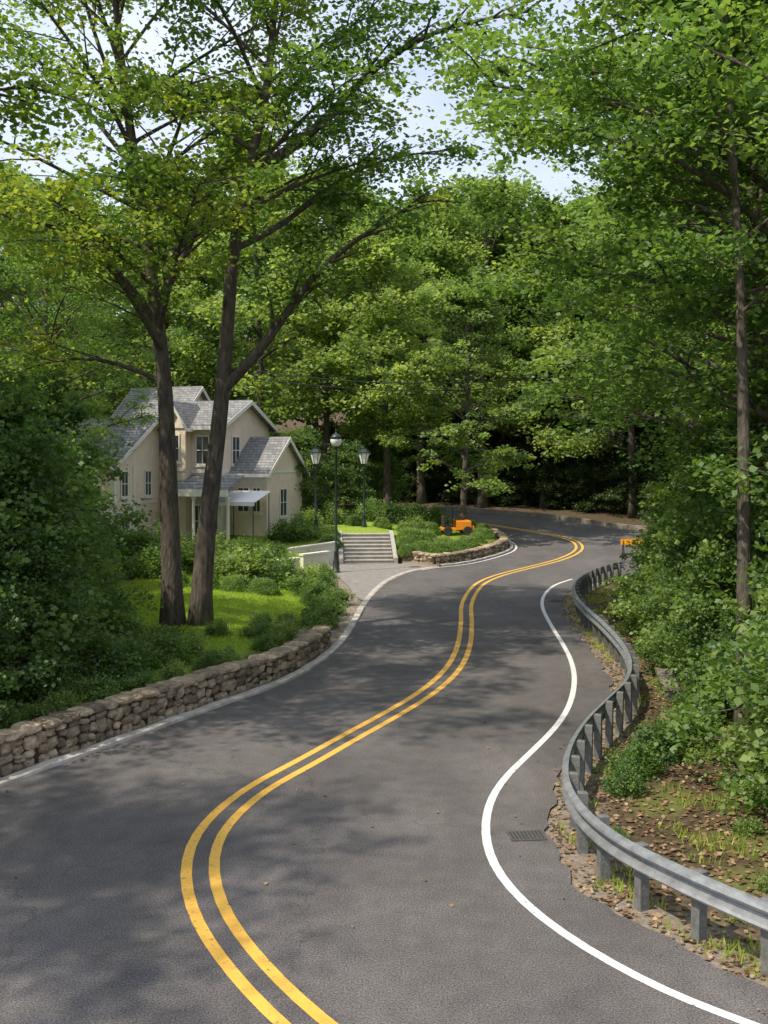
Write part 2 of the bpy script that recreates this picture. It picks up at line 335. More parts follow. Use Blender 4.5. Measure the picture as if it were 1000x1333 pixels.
def drain(x,y,w,l,rot):
    mb=MB(); 
    mb.box(-w/2,w/2,-l/2,-l/2+.03,0,.010); mb.box(-w/2,w/2,l/2-.03,l/2,0,.010)
    n=int(w/.05)
    for k in range(n+1):
        xx=-w/2+k*(w-.03)/n; mb.box(xx,xx+.03,-l/2+.03,l/2-.03,0,.010)
    e=empty('storm_drain',(x,y,.004),rot,"dark cast iron storm drain grate in asphalt","drain","storm drains in the road")
    mb.obj('grate',M_grate,e)
    mesh_obj('pit',[(-w/2,-l/2,.002),(w/2,-l/2,.002),(w/2,l/2,.002),(-w/2,l/2,.002)],[(0,1,2,3)],M_rubber,e)
drain(1.9,13.3,.48,.34,.1); drain(6.15,35.6,.6,.35,1.0)
# ------------------------------------------------------------ stone walls
def stone(mb,c,sx,sy,sz,rot,rs,jit=.09,pw=4,tilt=.14):
    V=[];n=3
    pts={}
    F=[]
    tz=rs.uniform(-tilt,tilt)
    def idx(i,j,k):
        key=(i,j,k)
        if key not in pts:
            p=np.array([i/ n*2-1,j/n*2-1,k/n*2-1],float)
            q=p/ (np.sum(np.abs(p)**pw)**(1/pw))
            q=q*(1+rs.uniform(-jit,jit)); q=q*np.array([sx/2,sy/2,sz/2])
            x=q[0]*math.cos(rot)-q[1]*math.sin(rot); y=q[0]*math.sin(rot)+q[1]*math.cos(rot)
            pts[key]=len(V); V.append((c[0]+x,c[1]+y,c[2]+q[2]+tz*q[0]))
        return pts[key]
    for a in range(n):
        for b in range(n):
            F.append((idx(a,b,0),idx(a,b+1,0),idx(a+1,b+1,0),idx(a+1,b,0)))
            F.append((idx(a,b,n),idx(a+1,b,n),idx(a+1,b+1,n),idx(a,b+1,n)))
            F.append((idx(a,0,b),idx(a+1,0,b),idx(a+1,0,b+1),idx(a,0,b+1)))
            F.append((idx(a,n,b),idx(a,n,b+1),idx(a+1,n,b+1),idx(a+1,n,b)))
            F.append((idx(0,a,b),idx(0,a,b+1),idx(0,a+1,b+1),idx(0,a+1,b)))
            F.append((idx(n,a,b),idx(n,a+1,b),idx(n,a+1,b+1),idx(n,a,b+1)))
    mb.add(V,F)
def stone_wall(pts,h0,label,seed,sz=1.0,th=.42,taper=0):
    rs=np.random.default_rng(seed); S=arclen(pts); L=S[-1]; mb=MB()
    s=0; cap=.12
    def hh(s): return h0-taper*max(0,(s/L-.55)/.45)
    while s<L:
        w=rs.uniform(.17,.34)*sz; p,t=at_len(pts,S,min(s+w/2,L)); a=math.atan2(t.y,t.x); n=Vector((t.y,-t.x,0)); z0=zr(p.y)
        z=-.06; top=hh(s)-cap+rs.uniform(-.025,.025)
        while z<top-.05:
            rh=min(rs.uniform(.13,.25)*sz,top-z)
            if top-z-rh<.08: rh=top-z
            jy=rs.uniform(-.03,.03); sh=rs.uniform(-.05,.05); ww=w*rs.uniform(1.0,1.25)
            stone(mb,(p.x+n.x*jy+t.x*sh,p.y+n.y*jy+t.y*sh,z0+z+rh/2),ww,th+rs.uniform(-.03,.06),rh*1.1,a+rs.uniform(-.08,.08),rs,.10,3.1)
            z+=rh*.97
        s+=w*.97
    s=0
    while s<L:
        w=rs.uniform(.22,.46)*sz; p,t=at_len(pts,S,min(s+w/2,L)); a=math.atan2(t.y,t.x)
        stone(mb,(p.x,p.y,zr(p.y)+hh(s)-cap/2+rs.uniform(-.02,.02)),w*1.04,th+.07+rs.uniform(-.03,.05),cap*rs.uniform(1,1.4),a+rs.uniform(-.07,.07),rs,.08,3.6,.05)
        s+=w*.98
    e=empty('stone_wall',(0,0,0),0,label,'stone wall'); mb.obj('stones',M_stone,e)
    N=normals(pts);V=[];F=[]
    for i,(q,n) in enumerate(zip(pts,N)):
        for o_,zz in((th/2-.07,-.1),(th/2-.07,hh(S[i])-.12),(-th/2+.07,hh(S[i])-.12),(-th/2+.07,-.1)): V.append((q.x+n.x*o_,q.y+n.y*o_,zz+zr(q.y)))
    for i in range(len(pts)-1):
        for k in range(4): F.append((4*i+k,4*i+(k+1)%4,4*i+4+(k+1)%4,4*i+4+k))
    F+=[(0,1,2,3),(4*len(pts)-1,4*len(pts)-2,4*len(pts)-3,4*len(pts)-4)]
    mesh_obj('wall_core',V,F,M_mortar,e)
NL=normals(leftE)
wp=[p-n*.54 for p,n in zip(leftE,NL) if 11<p.y<27.6]
stone_wall(wp,.64,"low rough fieldstone retaining wall beside the kerb",3,taper=.16)
wp2=[p-n*.48 for p,n in zip(leftE,NL) if 47.6<p.y<60]
stone_wall([Vector((1.3,50.4,0)),Vector((1.35,49.2,0)),Vector((1.75,48.2,0)),Vector((2.4,47.6,0))]+[p for p in wp2 if p.x>2.9],.55,"low curved fieldstone wall around planted bed",8,1.1)
# ------------------------------------------------------------ guardrail
gp=spline([(5.6,7.6),(4.5,8.7),(3.68,9.75),(3.3,10.3),(2.97,10.85),(2.66,11.5),(2.48,12.35),(2.47,13.3),(2.64,14.3),(2.95,15.4),(3.45,16.7),(4.1,18.1),(4.75,19.5),(5.22,21),(5.52,22.6),(5.72,24.4),(5.88,27),(5.97,29.5),(6.2,32.2),(6.8,35.3),(7.9,38.5),(9.25,41.2),(10.3,42.7)],.22)
ge=empty('guardrail',(0,0,0),0,"galvanised steel guardrail on stout posts along shoulder","guardrail")
prof=[(.005,.43),(-.03,.442),(-.075,.466),(-.087,.489),(-.07,.517),(-.01,.552),(.005,.575),(-.01,.598),(-.07,.633),(-.087,.661),(-.075,.684),(-.03,.708),(.005,.72)]
N=normals(gp);V=[];F=[];k=len(prof)
for q,n in zip(gp,N):
    for o_,z in prof: V.append((q.x+n.x*o_,q.y+n.y*o_,z))
for i in range(len(gp)-1):
    for j in range(k-1): F.append((i*k+j,i*k+j+1,(i+1)*k+j+1,(i+1)*k+j))
ra=mesh_obj('rail',V,F,M_gal,ge,False); so=ra.modifiers.new('s','SOLIDIFY'); so.thickness=.008
S=arclen(gp); s=.3; pmesh=None
pm=MB(); pm.box(-.055,.055,-.06,.06,-.9,.735,.012)
while s<S[-1]:
    p,t=at_len(gp,S,s); n=Vector((t.y,-t.x,0)); c=p+n*.083
    if pmesh is None: po=pm.obj('post',M_post,ge); pmesh=po.data
    else: po=link(bpy.data.objects.new('post',pmesh)); po.parent=ge
    po.location=(c.x,c.y,random.uniform(-.02,.03)); po.rotation_euler=(random.uniform(-.03,.03),random.uniform(-.03,.03),math.atan2(t.y,t.x))
    s+=.85
# ------------------------------------------------------------ trees
def leaves_mesh(name,P,size,tint,rng,flat=.55,mats=None):
    n=len(P); az=rng.uniform(0,2*np.pi,n)
    nor=np.stack([rng.normal(0,flat,n),rng.normal(0,flat,n),np.ones(n)],1); nor/=np.linalg.norm(nor,axis=1)[:,None]
    d=np.stack([np.cos(az),np.sin(az),rng.uniform(-.6,.1,n)],1); d-=nor*np.sum(d*nor,1)[:,None]; d/=np.linalg.norm(d,axis=1)[:,None]
    s=np.cross(nor,d); l=(size*rng.uniform(.55,1.35,n))[:,None]
    v=np.empty((n,4,3)); v[:,0]=P-d*l*.5; v[:,1]=P+s*l*.4+nor*l*.07; v[:,2]=P+d*l*.5-nor*l*.06; v[:,3]=P-s*l*.4+nor*l*.07
    me=np_mesh(name,v.reshape(-1,3),np.arange(n*4).reshape(-1,4))
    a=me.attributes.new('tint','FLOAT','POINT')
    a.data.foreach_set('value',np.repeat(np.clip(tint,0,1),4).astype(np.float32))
    me.materials.append(mats); return me
def rot_az(v,a): return Vector((v.x*math.cos(a)-v.y*math.sin(a),v.x*math.sin(a)+v.y*math.cos(a),v.z))
def make_tree(seed,H,R,cb,nl,nsub,nleaf,lsize,cr,leafmat,bark=None,trunk=None,custom=(),shape=0,r0=.3,droop=.15,fz=.42,flat=.65):
    rng=np.random.default_rng(seed); rnd=random.Random(seed); mb=MB(); C=[]
    if trunk is None:
        lean=rnd.uniform(-.04,.04),rnd.uniform(-.04,.04); trunk=[]
        for i in range(10):
            z=H*.93*i/9; trunk.append((lean[0]*z+.22*math.sin(z*.35+seed),lean[1]*z+.22*math.cos(z*.3+seed*2)-.22*math.cos(seed*2),z))
        trunk=[(x-trunk[0][0],y-trunk[0][1],z) for x,y,z in trunk]
    TP=spline(trunk,.8); TS=arclen(TP); TL=TS[-1]
    TR=[(r0*(1-.82*(s/TL)**.8)+.012)+ .35*r0*math.exp(-s/.45) for s in TS]
    TP[0].z-=.35
    mb.tube(TP,TR,10)
    def limb(pts,r,subs,Lref):
        P=spline(pts,.6); S_=arclen(P); L=S_[-1]
        mb.tube(P,[r*(1-.85*(s/L))+.008 for s in S_],6,False)
        for q in range(subs):
            f=.22+.78*(q+rnd.uniform(.2,.8))/subs; p,t=at_len(P,S_,L*f); side=1 if q%2 else -1
            dr=rot_az(Vector((t.x,t.y,t.z*.5)),side*rnd.uniform(.5,1.25)); dr.z+=rnd.uniform(-.15,.5); dr.normalize()
            l=Lref*rnd.uniform(.28,.5)*(1.15-.55*f)+.4
            a=p; pp=[a]; 
            for st in range(3):
                dr.z-=droop*.6; dr=rot_az(dr,rnd.uniform(-.25,.25)).normalized(); a=a+dr*l/3; pp.append(a)
                if st>0 or rnd.random()<.5: C.append(a+Vector((rnd.gauss(0,.25),rnd.gauss(0,.25),rnd.gauss(0,.22))))
            mb.tube(pp,[r*.3+.004,r*.22+.006,r*.14+.006,.008],4,False)
        C.append(P[-1]); C.append(at_len(P,S_,L*.8)[0])
    for pts,r,subs in custom: limb([Vector(p) for p in pts],r,subs,R*.75)
    for i in range(nl):
        f=(i+rnd.uniform(.1,.9))/nl; t=cb+(.985-cb)*f; p,_=at_len(TP,TS,TL*t)
        if shape==0: pr=(.72+.75*f)*(1-f**2.6)+.12
        elif shape==1: pr=1.05*(1-f)**.7+.12
        else: pr=math.sqrt(max(.05,1-(2*f-.85)**2*.8))*(1-.5*f)
        L=R*pr*rnd.uniform(.72,1.18); az=i*2.4+rnd.uniform(-.45,.45)+seed
        el=rad((12 if shape else 24)+42*f+rnd.uniform(-14,14)); d=Vector((math.cos(az)*math.cos(el),math.sin(az)*math.cos(el),math.sin(el)))
        a=Vector(p); pts=[a]
        for st in range(5):
            d.z-=droop*(.3+.25*st)*.5; d=rot_az(d,rnd.uniform(-.22,.22)); d.normalize(); a=a+d*L/5; pts.append(a)
        rr_=np.interp(TL*t,TS,TR)*rnd.uniform(.38,.6); limb(pts,rr_,nsub,L)
    C.append(TP[-1])
    C=np.array([tuple(c) for c in C]); nC=len(C)
    zc=C[:,2]; inner=C[:,:2]-np.array([np.interp(zc,[p.z for p in TP],[p.x for p in TP]),np.interp(zc,[p.z for p in TP],[p.y for p in TP])]).T
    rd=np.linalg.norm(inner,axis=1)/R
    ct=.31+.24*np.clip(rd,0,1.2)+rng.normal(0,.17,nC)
    per=rng.integers(int(nleaf*.35),int(nleaf*1.6),nC)
    ids=np.repeat(np.arange(nC),per); n=len(ids)
    off=rng.normal(0,1,(n,3)); off/=np.linalg.norm(off,axis=1)[:,None]; off*=rng.uniform(.05,1,n)[:,None]**.6
    scl=cr*rng.uniform(.6,1.3,nC)[ids][:,None]
    off=off*scl*np.array([1,1,fz]); off[:,2]-= .22*(off[:,0]**2+off[:,1]**2)/max(cr,.1)
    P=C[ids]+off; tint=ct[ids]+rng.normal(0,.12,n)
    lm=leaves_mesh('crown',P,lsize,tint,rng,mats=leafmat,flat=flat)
    tm=bpy.data.meshes.new('trunk'); tm.from_pydata(mb.v,[],mb.f); tm.update(); tm.materials.append(bark or M_bark); tm.polygons.foreach_set('use_smooth',[True]*len(tm.polygons))
    return tm,lm
def remat(k,m):
    l=k[1].copy(); l.materials.clear(); l.materials.append(m); return (k[0],l)
def place(kind,x,y,sc,rot,label,cat='tree',group=None,z=None,name='tree',sz=None):
    tm,lm=kind; zz=gz(x,y) if z is None else z
    e=empty(name,(x,y,zz),rot,label,cat,group); e.scale=(sc,sc,sz or sc)
    a=link(bpy.data.objects.new('trunk',tm)); a.parent=e; b=link(bpy.data.objects.new('crown',lm)); b.parent=e; return e
T1=make_tree(11,20,6.2,.46,23,8,62,.155,.86,M_leafY,trunk=[(0,0,0),(-.07,0,2.4),(-.15,.05,4.5),(-.25,.1,7.0),(-.53,.1,8.7),(-.75,.1,10.6),(-1.1,0,13),(-1.5,0,16),(-1.7,0,19.5)],r0=.29,
  custom=[([(-.45,.1,8.2),(-1.3,-.3,9.4),(-2.6,-.8,10.6),(-4.6,-1.2,10.9)],.13,10),([(-.5,.1,8.6),(.2,.6,10.2),(.9,1.2,12),(1.4,1.6,14)],.13,9),([(-.3,.1,7.4),(-.6,-1.6,8.4),(-1.0,-3.2,9.3),(-1.2,-4.8,9.4)],.08,11),([(-.4,.1,8),(.3,-1.5,9.2),(1.1,-3.4,10.4),(1.6,-4.6,10.8)],.08,10),([(-.3,.1,6.6),(-1.6,.4,7.2),(-3.0,.6,7.4),(-4.4,.9,7.0)],.07,11)])
T2=make_tree(23,21,5.6,.54,20,8,52,.155,.86,M_leafY,trunk=[(0,0,0),(.16,0,2.4),(.46,0,4.9),(.66,0,6.6),(.79,0,8.7),(.96,0,10.8),(1.34,0,12.45),(1.82,0,14.3),(2.0,0,16),(2.1,0,19.5)],r0=.29,
  custom=[([(.62,0,6.4),(1.6,-.2,7.3),(2.65,-.5,8.8),(3.6,-.8,9.9),(5.0,-1.0,10.7),(6.2,-1.2,11.4)],.17,12),([(1.3,0,12.3),(2.7,.5,13.2),(4.4,.9,15.2),(6.4,1,16.6),(9.2,.6,17)],.15,15),([(.9,0,10.2),(2.2,1.2,11.2),(3.8,2.4,12.9),(5.6,3.2,13.8),(7.2,3.4,14)],.1,10)])
place(T1,-5.75,27.2,1,0,"tall dark-barked maple standing in lawn shrubs"); place(T2,-5.02,27.2,1,0,"tall leaning forked maple beside the lawn")
KRc=[([(0,0,5.2),(-1.6,-.2,6.2),(-3.2,-.4,6.9),(-4.8,-.3,7.0)],.09,12),([(0,0,6.8),(-1.8,.8,8.2),(-3.6,1.5,9.2),(-5.6,1.8,9.5)],.10,14),([(0,0,8.2),(-1.7,-1,9.8),(-3.8,-1.6,10.9),(-6.4,-1.8,11.2)],.10,16),
     ([(0,0,9.6),(-1.5,.3,11.2),(-3.5,.6,12.4),(-6.8,.8,13.0)],.10,16),([(0,0,11),(-1.2,1.5,12.8),(-3.0,2.8,14),(-6.2,3.6,14.4)],.09,14),([(0,0,11.5),(-1.6,-1.2,13.4),(-3.5,-2,14.2),(-6.5,-2.4,14.2)],.09,14)]
KR=make_tree(37,18,5.4,.2,24,7,62,.145,.82,M_leafG,r0=.22,shape=2,droop=.2,custom=KRc)
KRY=remat(KR,M_leafY)
place(KR,8.9,20.5,1,0,"tall green tree arching boughs over the guardrail")
place(KRY,-13.2,17.6,1.02,math.pi-.1,"yellow-green tree arching boughs over the garden")
KT=make_tree(17,15,3.0,.52,14,6,52,.135,.7,M_leafG,r0=.15,shape=0,droop=.22)
place(KT,6.35,17.6,1,.5,"slim dark-trunked tree rising beside the guardrail")
KA=make_tree(31,20,6.5,.24,34,7,58,.155,.84,M_leafG,r0=.25,shape=0,droop=.1)
KB=make_tree(42,19,6.2,.27,30,7,58,.155,.84,M_leafG,r0=.23,shape=0,droop=.12)
KD=make_tree(53,18,6.0,.22,26,7,50,.17,.84,M_leafD,r0=.27,shape=2)
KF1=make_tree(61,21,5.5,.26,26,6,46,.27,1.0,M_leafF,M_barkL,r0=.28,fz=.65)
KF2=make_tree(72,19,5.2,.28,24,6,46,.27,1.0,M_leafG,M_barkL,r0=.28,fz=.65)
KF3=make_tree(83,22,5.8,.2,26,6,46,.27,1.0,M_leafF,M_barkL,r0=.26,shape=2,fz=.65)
KU=make_tree(91,6,2.6,.03,26,6,46,.14,.54,M_leafD,r0=.08,shape=2,fz=.6,flat=.9)
KU2=make_tree(95,6,2.5,.03,26,6,46,.14,.54,M_leafG,r0=.08,shape=1,fz=.6,flat=.9)
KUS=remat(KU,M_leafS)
KC=make_tree(99,14,4.6,.17,28,7,44,.2,.62,M_leafF,M_barkL,r0=.2,shape=0)
W="leafy green woodland tree on the embankment"
for k,x,y,sc,r in [(KA,9.5,26,1,.4),(KB,10.6,15.5,1.05,2),(KB,12.8,32.5,1.15,3.3),(KA,17.2,37,1.15,1),(KA,15.5,22,1.1,5),(KB,18,29,1.25,2.5),(KB,20.5,41,1.35,3)]:
    place(k,x,y,sc,r,W,group="woodland trees along the road")
for k,x,y,sc,r in [(KD,-18.5,34,1,.7),(KD,-21,46,1.05,1.3),(KB,-13.5,6,.85,2),(KD,-20,25,1,3),(KA,-15.6,44,.82,2)]:  # the tree nearest the camera is out of view, added to dapple the near road
    place(k,x,y,sc,r,"leafy shade tree on the garden side of the road",group="shade trees beside the garden")
far=[(-19,62,1),(-14,67,1),(-8,64,1.1),(-3.5,61.5,1.05),(.2,60.5,.9),(-6,79,1.2),(-12,84,1.2),(-20,74,1),(-25,66,1),(-27,82,1),(-22,54,1),
     (19.5,64.5,1.1),(17.2,69,1.1),(15.5,75,1.25),(12.0,75,1.15),(25,63,1.1),(25,71,1.2),(22,80,1.2),(24,38,1.1),(7.5,76,1.15),(3,79,1.25),(-1.5,82,1.2),(11,86,1.3),(18,88,1.3),(5,89,1.3),(-6,90,1.3),(9.5,81,1.1),(14.5,82,1.1)]
rr2=random.Random(5)
for row,y in enumerate((98,110)):
    for i in range(-4,6): far.append((i*8.2+(4 if row%2 else 0)+rr2.uniform(-2,2),y+rr2.uniform(-2.5,2.5),rr2.uniform(1.1,1.4)))
for i,(x,y,s_) in enumerate(far):
    d=height(np.array([x]),np.array([y]))[1][0]
    if d<1.2: continue
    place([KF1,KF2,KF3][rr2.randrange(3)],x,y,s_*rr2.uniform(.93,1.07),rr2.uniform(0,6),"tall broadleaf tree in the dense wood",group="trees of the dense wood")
place(KC,4.5,57.2,1,0,"airy light green tree standing in planted bed")
und=[(-8.3,18.6,.9),(-7.9,20.8,.85),(-9.6,22.5,1.05),(-8.9,24.6,.85),(-10.3,26.5,1),(-7.4,17.0,.6),(-12.3,29.5,1.2),(-11,20,1.1),(-9.5,16.5,.9),(-14.6,34,1.3),(-12.9,38.5,1.25),(-6.9,19.5,.5),(-11.6,32.5,.85),
     (7.7,20.6,.7),(7.9,16.4,.7),(6.6,14.4,.58),(8.5,23.5,.85),(9.5,28,.9),(11,31.8,.9),(7.3,13.5,.9),(6.3,12.2,.48),(13,36,.95),(15.4,39.8,1),(8.4,25.8,.7),(10.3,19,1.2),(17.6,41,.9),(19.6,42,1),(9.9,22,1.2),(12.3,27,1.2),(9.0,15.5,1.1),
     (6.9,18.9,.4),(7.4,21.9,.5),(7.6,24.2,.48),(8.1,28.8,.48),(5.9,13.1,.33),(9.2,30.8,.55),
     (-7,60,.8),(-2.2,57,.7),(-.3,63,.7),(-10,66,1),(-5,56,.8),(-1,80,1),(2,86,1),(-4,86,1),(25,60.5,.9),(-2,95,1.3)]
shade=[(20.5,63,.8),(19.3,66,.8),(17.6,70,.9),(15.4,72.5,.8),(13.3,75,.8),(10.8,77,.8),(8.2,78,.8),(5.6,80,.9),(2.6,81,.9),(22,68,1),(20,78,1.1),(14,86,1.2),(9,90,1.3),(17,95,1.4),(24,88,1.3),(12,100,1.5),(5,101,1.5),(12,80,1),(16,79,1),(7,85,1.1),(19,73,1)]
for i,(x,y,s) in enumerate(und):
    e=place(KU if (i%3 and x<6 or y>55) else (KU2 if i%2 else KU),x,y,s,i*1.3,"dense leafy sapling in shaded undergrowth",cat='sapling',group="saplings in the undergrowth",name='sapling')
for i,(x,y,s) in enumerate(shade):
    place(KUS,x,y,s,i*1.7,"leafy sapling with deep woodland shade coloured into its leaves",cat='sapling',group="saplings with shade coloured into the leaves",name='sapling')
# ------------------------------------------------------------ shrubs
def make_shrub(seed,R,H,n,ls,m,round_=False):
    rng=np.random.default_rng(seed)
    if round_:
        v=rng.normal(0,1,(n,3)); v/=np.linalg.norm(v,axis=1)[:,None]; v[:,2]=np.abs(v[:,2])*1.0-.15*rng.random(n)
        lump=1+.09*np.sin(v[:,0]*6+seed)*np.cos(v[:,1]*5)+.05*np.sin(v[:,2]*9)
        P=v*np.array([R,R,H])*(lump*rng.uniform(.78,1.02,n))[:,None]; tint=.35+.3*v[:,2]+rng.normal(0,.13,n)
    else:
        nc=34; c=rng.normal(0,1,(nc,3)); c/=np.linalg.norm(c,axis=1)[:,None]; c*=rng.uniform(.35,.95,nc)[:,None]; c[:,2]=np.abs(c[:,2])*.95+.05
        ids=rng.integers(0,nc,n); off=rng.normal(0,.19,(n,3))*np.array([1,1,.7])
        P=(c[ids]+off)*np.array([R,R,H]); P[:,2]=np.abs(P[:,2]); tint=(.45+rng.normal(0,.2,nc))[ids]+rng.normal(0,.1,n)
    return leaves_mesh('shrub',P,ls,tint,rng,flat=.8,mats=m)
def stems(seed,R,H):
    r=random.Random(seed); mb=MB()
    for k in range(9):
        a=k*.7+r.random(); mb.tube([(0.03*math.cos(a),.03*math.sin(a),-.1),(R*.3*math.cos(a),R*.3*math.sin(a),H*.4),(R*.6*math.cos(a),R*.6*math.sin(a),H*.8)],[.018,.012,.005],4)
    o=bpy.data.meshes.new('stems'); o.from_pydata(mb.v,[],mb.f); o.materials.append(M_bark); return o
SH=[make_shrub(1,.75,.95,3800,.08,M_leafG),make_shrub(2,.8,.8,3800,.075,M_box),make_shrub(3,.7,1.1,3400,.09,M_leafD),make_shrub(8,.7,.9,3300,.09,M_leafF)]
BX=[make_shrub(4,.6,.62,6000,.045,M_box,True),make_shrub(5,.7,.6,6000,.045,M_box,True)]
STM=stems(1,.7,.9)
def shrub(me,x,y,s,label,grp,name='shrub',sz=None,cat='shrub'):
    z=gz(x,y); e=empty(name,(x,y,z-.03),random.uniform(0,6),label,cat,grp); e.scale=(s,s,sz or s)
    a=link(bpy.data.objects.new('leaves',me)); a.parent=e; b=link(bpy.data.objects.new('stems',STM)); b.parent=e
rs=random.Random(3)
GL="leafy green shrub growing behind fieldstone wall"
S=arclen(wp); s=0
while s<S[-1]:
    p,t=at_len(wp,S,s); n=Vector((t.y,-t.x,0))
    for off in (.75,1.8,2.9,4.0):
        if off>1 and rs.random()<.1: continue
        q=p-n*(off+rs.uniform(-.2,.2))+t*rs.uniform(-.3,.3)
        if q.y>24.5 and off>1.5: continue
        if (q-Vector((-5.4,27.2,0))).length<.8: continue
        shrub(SH[rs.choice([0,0,1,2,3,3])],q.x,q.y,rs.uniform(.55,.95)*(1 if p.y<20 else .8)*(.7 if off<1 else 1.1),GL,"shrubs behind the roadside wall")
    s+=.9
for x,y,s,k in [(-6.6,24.6,1.0,2),(-7.6,26.2,1.2,2),(-4.3,25.8,.5,3),(-7.8,28.4,.9,0),(-3.2,25.6,.55,1),(-2.1,28.3,.6,0),(-1.8,30.0,.7,0),(-2.0,31.3,.85,3),(-1.8,32.6,.8,0),(-2.2,33.6,.9,0),(-1.8,34.8,.8,1),(-9.0,30,1.1,2),(-9.6,32.5,1.2,2),(-4.7,36.4,1.6,3),(-5.8,37.4,1.4,3),(-3.7,38,1.1,0),(-8.6,37,1.3,0),(-7.2,39,1.5,3),(-10.5,35,1.7,2),(-9.5,40,1.7,0),(-6.0,42.5,1.2,0),(-7.6,43.4,1.5,3),(-5.2,46.0,.9,1),(-4.4,50.3,1.2,0),(-5.2,50.2,1.0,0),(-6.3,47.4,.9,3),(-2.9,53.5,1.2,0),(-9.5,43.5,1.6,0),(-12.5,42.5,2,2),(-3.9,51.8,1.1,3),(-11,43,1.7,1),(-14.5,43.5,2,2),(-12.4,40,2,0),(-3.0,35.8,.9,1),(1.6,54,1.1,3),(-.8,55,1.3,0),(.6,56.5,1.3,2),(-2.6,42.6,.7,0),(-3.1,41,.8,3),(-2.3,38.8,.7,0),(1.8,59,1.4,2),(3.2,60.5,1.2,0)]:
    shrub(SH[k],x,y,s,"loose green garden shrub beside the lawn","garden shrubs near the house")
for x,y,s in [(-3.4,27.6,.7),(-2.7,27.0,.7),(-4.2,34.4,.9),(-5.2,34.4,.9),(-6.2,34.5,.95),(-7.2,34.6,.9),(-3.2,45.9,.8),(1.1,48.9,.9),(1.9,49.5,.9),(2.7,49.2,1),(3.6,49.9,1),(4.3,51.5,1),(1.3,51.5,1.1),(1.3,53,1.2),(2.1,52,1.1),(4.9,52.9,.9),(5.4,54.6,1),(5.6,56.5,1),(3.0,51.2,.9),(5.2,58.8,.9),(-2.9,50.6,1),(-2.7,49.6,1),(1.0,50.2,.8),(2.4,55.5,1.2),(4.8,60.6,.8),(-.1,52.9,.9),(-1.6,53.0,.9)]:
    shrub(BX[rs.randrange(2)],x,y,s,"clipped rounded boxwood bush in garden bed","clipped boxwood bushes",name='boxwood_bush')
for x,y,s,k in [(3.6,15.1,.45,0),(4.0,15.9,.6,0),(4.6,16.7,.7,2),(5.4,17.6,.8,0),(6.0,19.1,.8,2),(5.6,15.0,.6,2),(6.8,23.2,.7,2),(7.0,25.5,.8,0),(7.3,28.5,.7,2),(7.8,31.5,.8,0),(8.6,34.2,.8,2),(10.2,37,.8,0),(12.4,40.4,.9,2),(11.3,41.6,.8,0),(12.9,42.4,1.0,0),(14.8,43.0,1.1,2),(3.45,11.9,.22,3),(3.1,13.2,.2,0),(6.9,17.0,.9,2),(6.8,20.2,1,0),(6.9,12.6,1,2),(7.3,11.5,1.1,0),(16.2,42.8,1.2,0),(18.3,43,1.2,2),(6.2,13.7,.8,0),(6.4,15.8,.9,0),(4.9,13.4,.3,3),(4.5,11.6,.25,3),(3.9,10.9,.2,3)]:
    shrub(SH[k],x,y,s,"wild green undergrowth shrub behind the guardrail","undergrowth shrubs behind the guardrail")
# ------------------------------------------------------------ grass & litter
def scatter_blades(name,pts,hh,m,label):
    n=len(pts); rng=np.random.default_rng(9); az=rng.uniform(0,6.28,n); h=hh*rng.uniform(.5,1.4,n); w=.008+.006*rng.random(n)
    P=np.array(pts); s=np.stack([np.cos(az),np.sin(az),0*az],1); tip=P+np.stack([rng.normal(0,.3,n)*h,rng.normal(0,.3,n)*h,h],1)
    v=np.empty((n,3,3)); v[:,0]=P-s*w[:,None]; v[:,1]=P+s*w[:,None]; v[:,2]=tip
    me=np_mesh(name,v.reshape(-1,3),np.arange(n*3).reshape(-1,3)); a=me.attributes.new('tint','FLOAT','POINT'); a.data.foreach_set('value',np.repeat(np.clip(rng.normal(.5,.2,n),0,1),3).astype(np.float32))
    me.materials.append(m); o=link(bpy.data.objects.new(name,me)); tag(o,label,'grass',kind='stuff')
def region(n,x0,x1,y0,y1,cond):
    x=RNG.uniform(x0,x1,n);y=RNG.uniform(y0,y1,n);h,d,dd,lf=height(x,y);k=cond(x,y,d,dd,lf); return np.stack([x[k],y[k],h[k]],1)
gpts=np.concatenate([region(80000,-9,-.8,24,46,lambda x,y,d,dd,lf:lf&(dd>.9+.5*RNG.random(len(x)))),region(26000,0,7,48,62,lambda x,y,d,dd,lf:lf&(dd>1)&(x>.9))])
scatter_blades('grass',gpts,.07,M_grass,"bright mown lawn grass beside the drive")
def tuft(x,y,d,dd,lf):
    return (~lf)&(dd>.12)&(dd<2.5)&(wav(x*3.1,y*2.7)+.5*wav(x*7,y*8)>.35)
scatter_blades('grass',region(50000,2,10,8.5,38,tuft),.12,M_grass,"rough grass tufts on the road shoulder")
def litter(name,P,size,label,m=M_litter):
    rng=np.random.default_rng(2); P=P.copy(); P[:,2]+=.012+.02*rng.random(len(P)); me=leaves_mesh(name,P,size,np.clip(rng.normal(.5,.28,len(P)),0,1),rng,flat=.25,mats=m)
    o=link(bpy.data.objects.new(name,me)); tag(o,label,'leaves',kind='stuff')
litter('leaf_litter',region(42000,2,12,8.5,38,lambda x,y,d,dd,lf:(~lf)&(dd>.02)&(dd<6)),.075,"dry brown fallen leaves on the embankment")
litter('leaf_litter',region(5000,-8,0,13,44,lambda x,y,d,dd,lf:lf&(dd>.02)&(dd<1.2)),.06,"dry leaves caught along the kerb")
rp=region(1100,-6.5,5.5,9,45,lambda x,y,d,dd,lf:(d<0)&((d>-.5)|(RNG.random(len(x))<.12))); rp[:,2]=-.004
litter('leaf_litter',rp,.055,"few fallen leaves lying on asphalt")
mb=MB(); r_=np.random.default_rng(4)
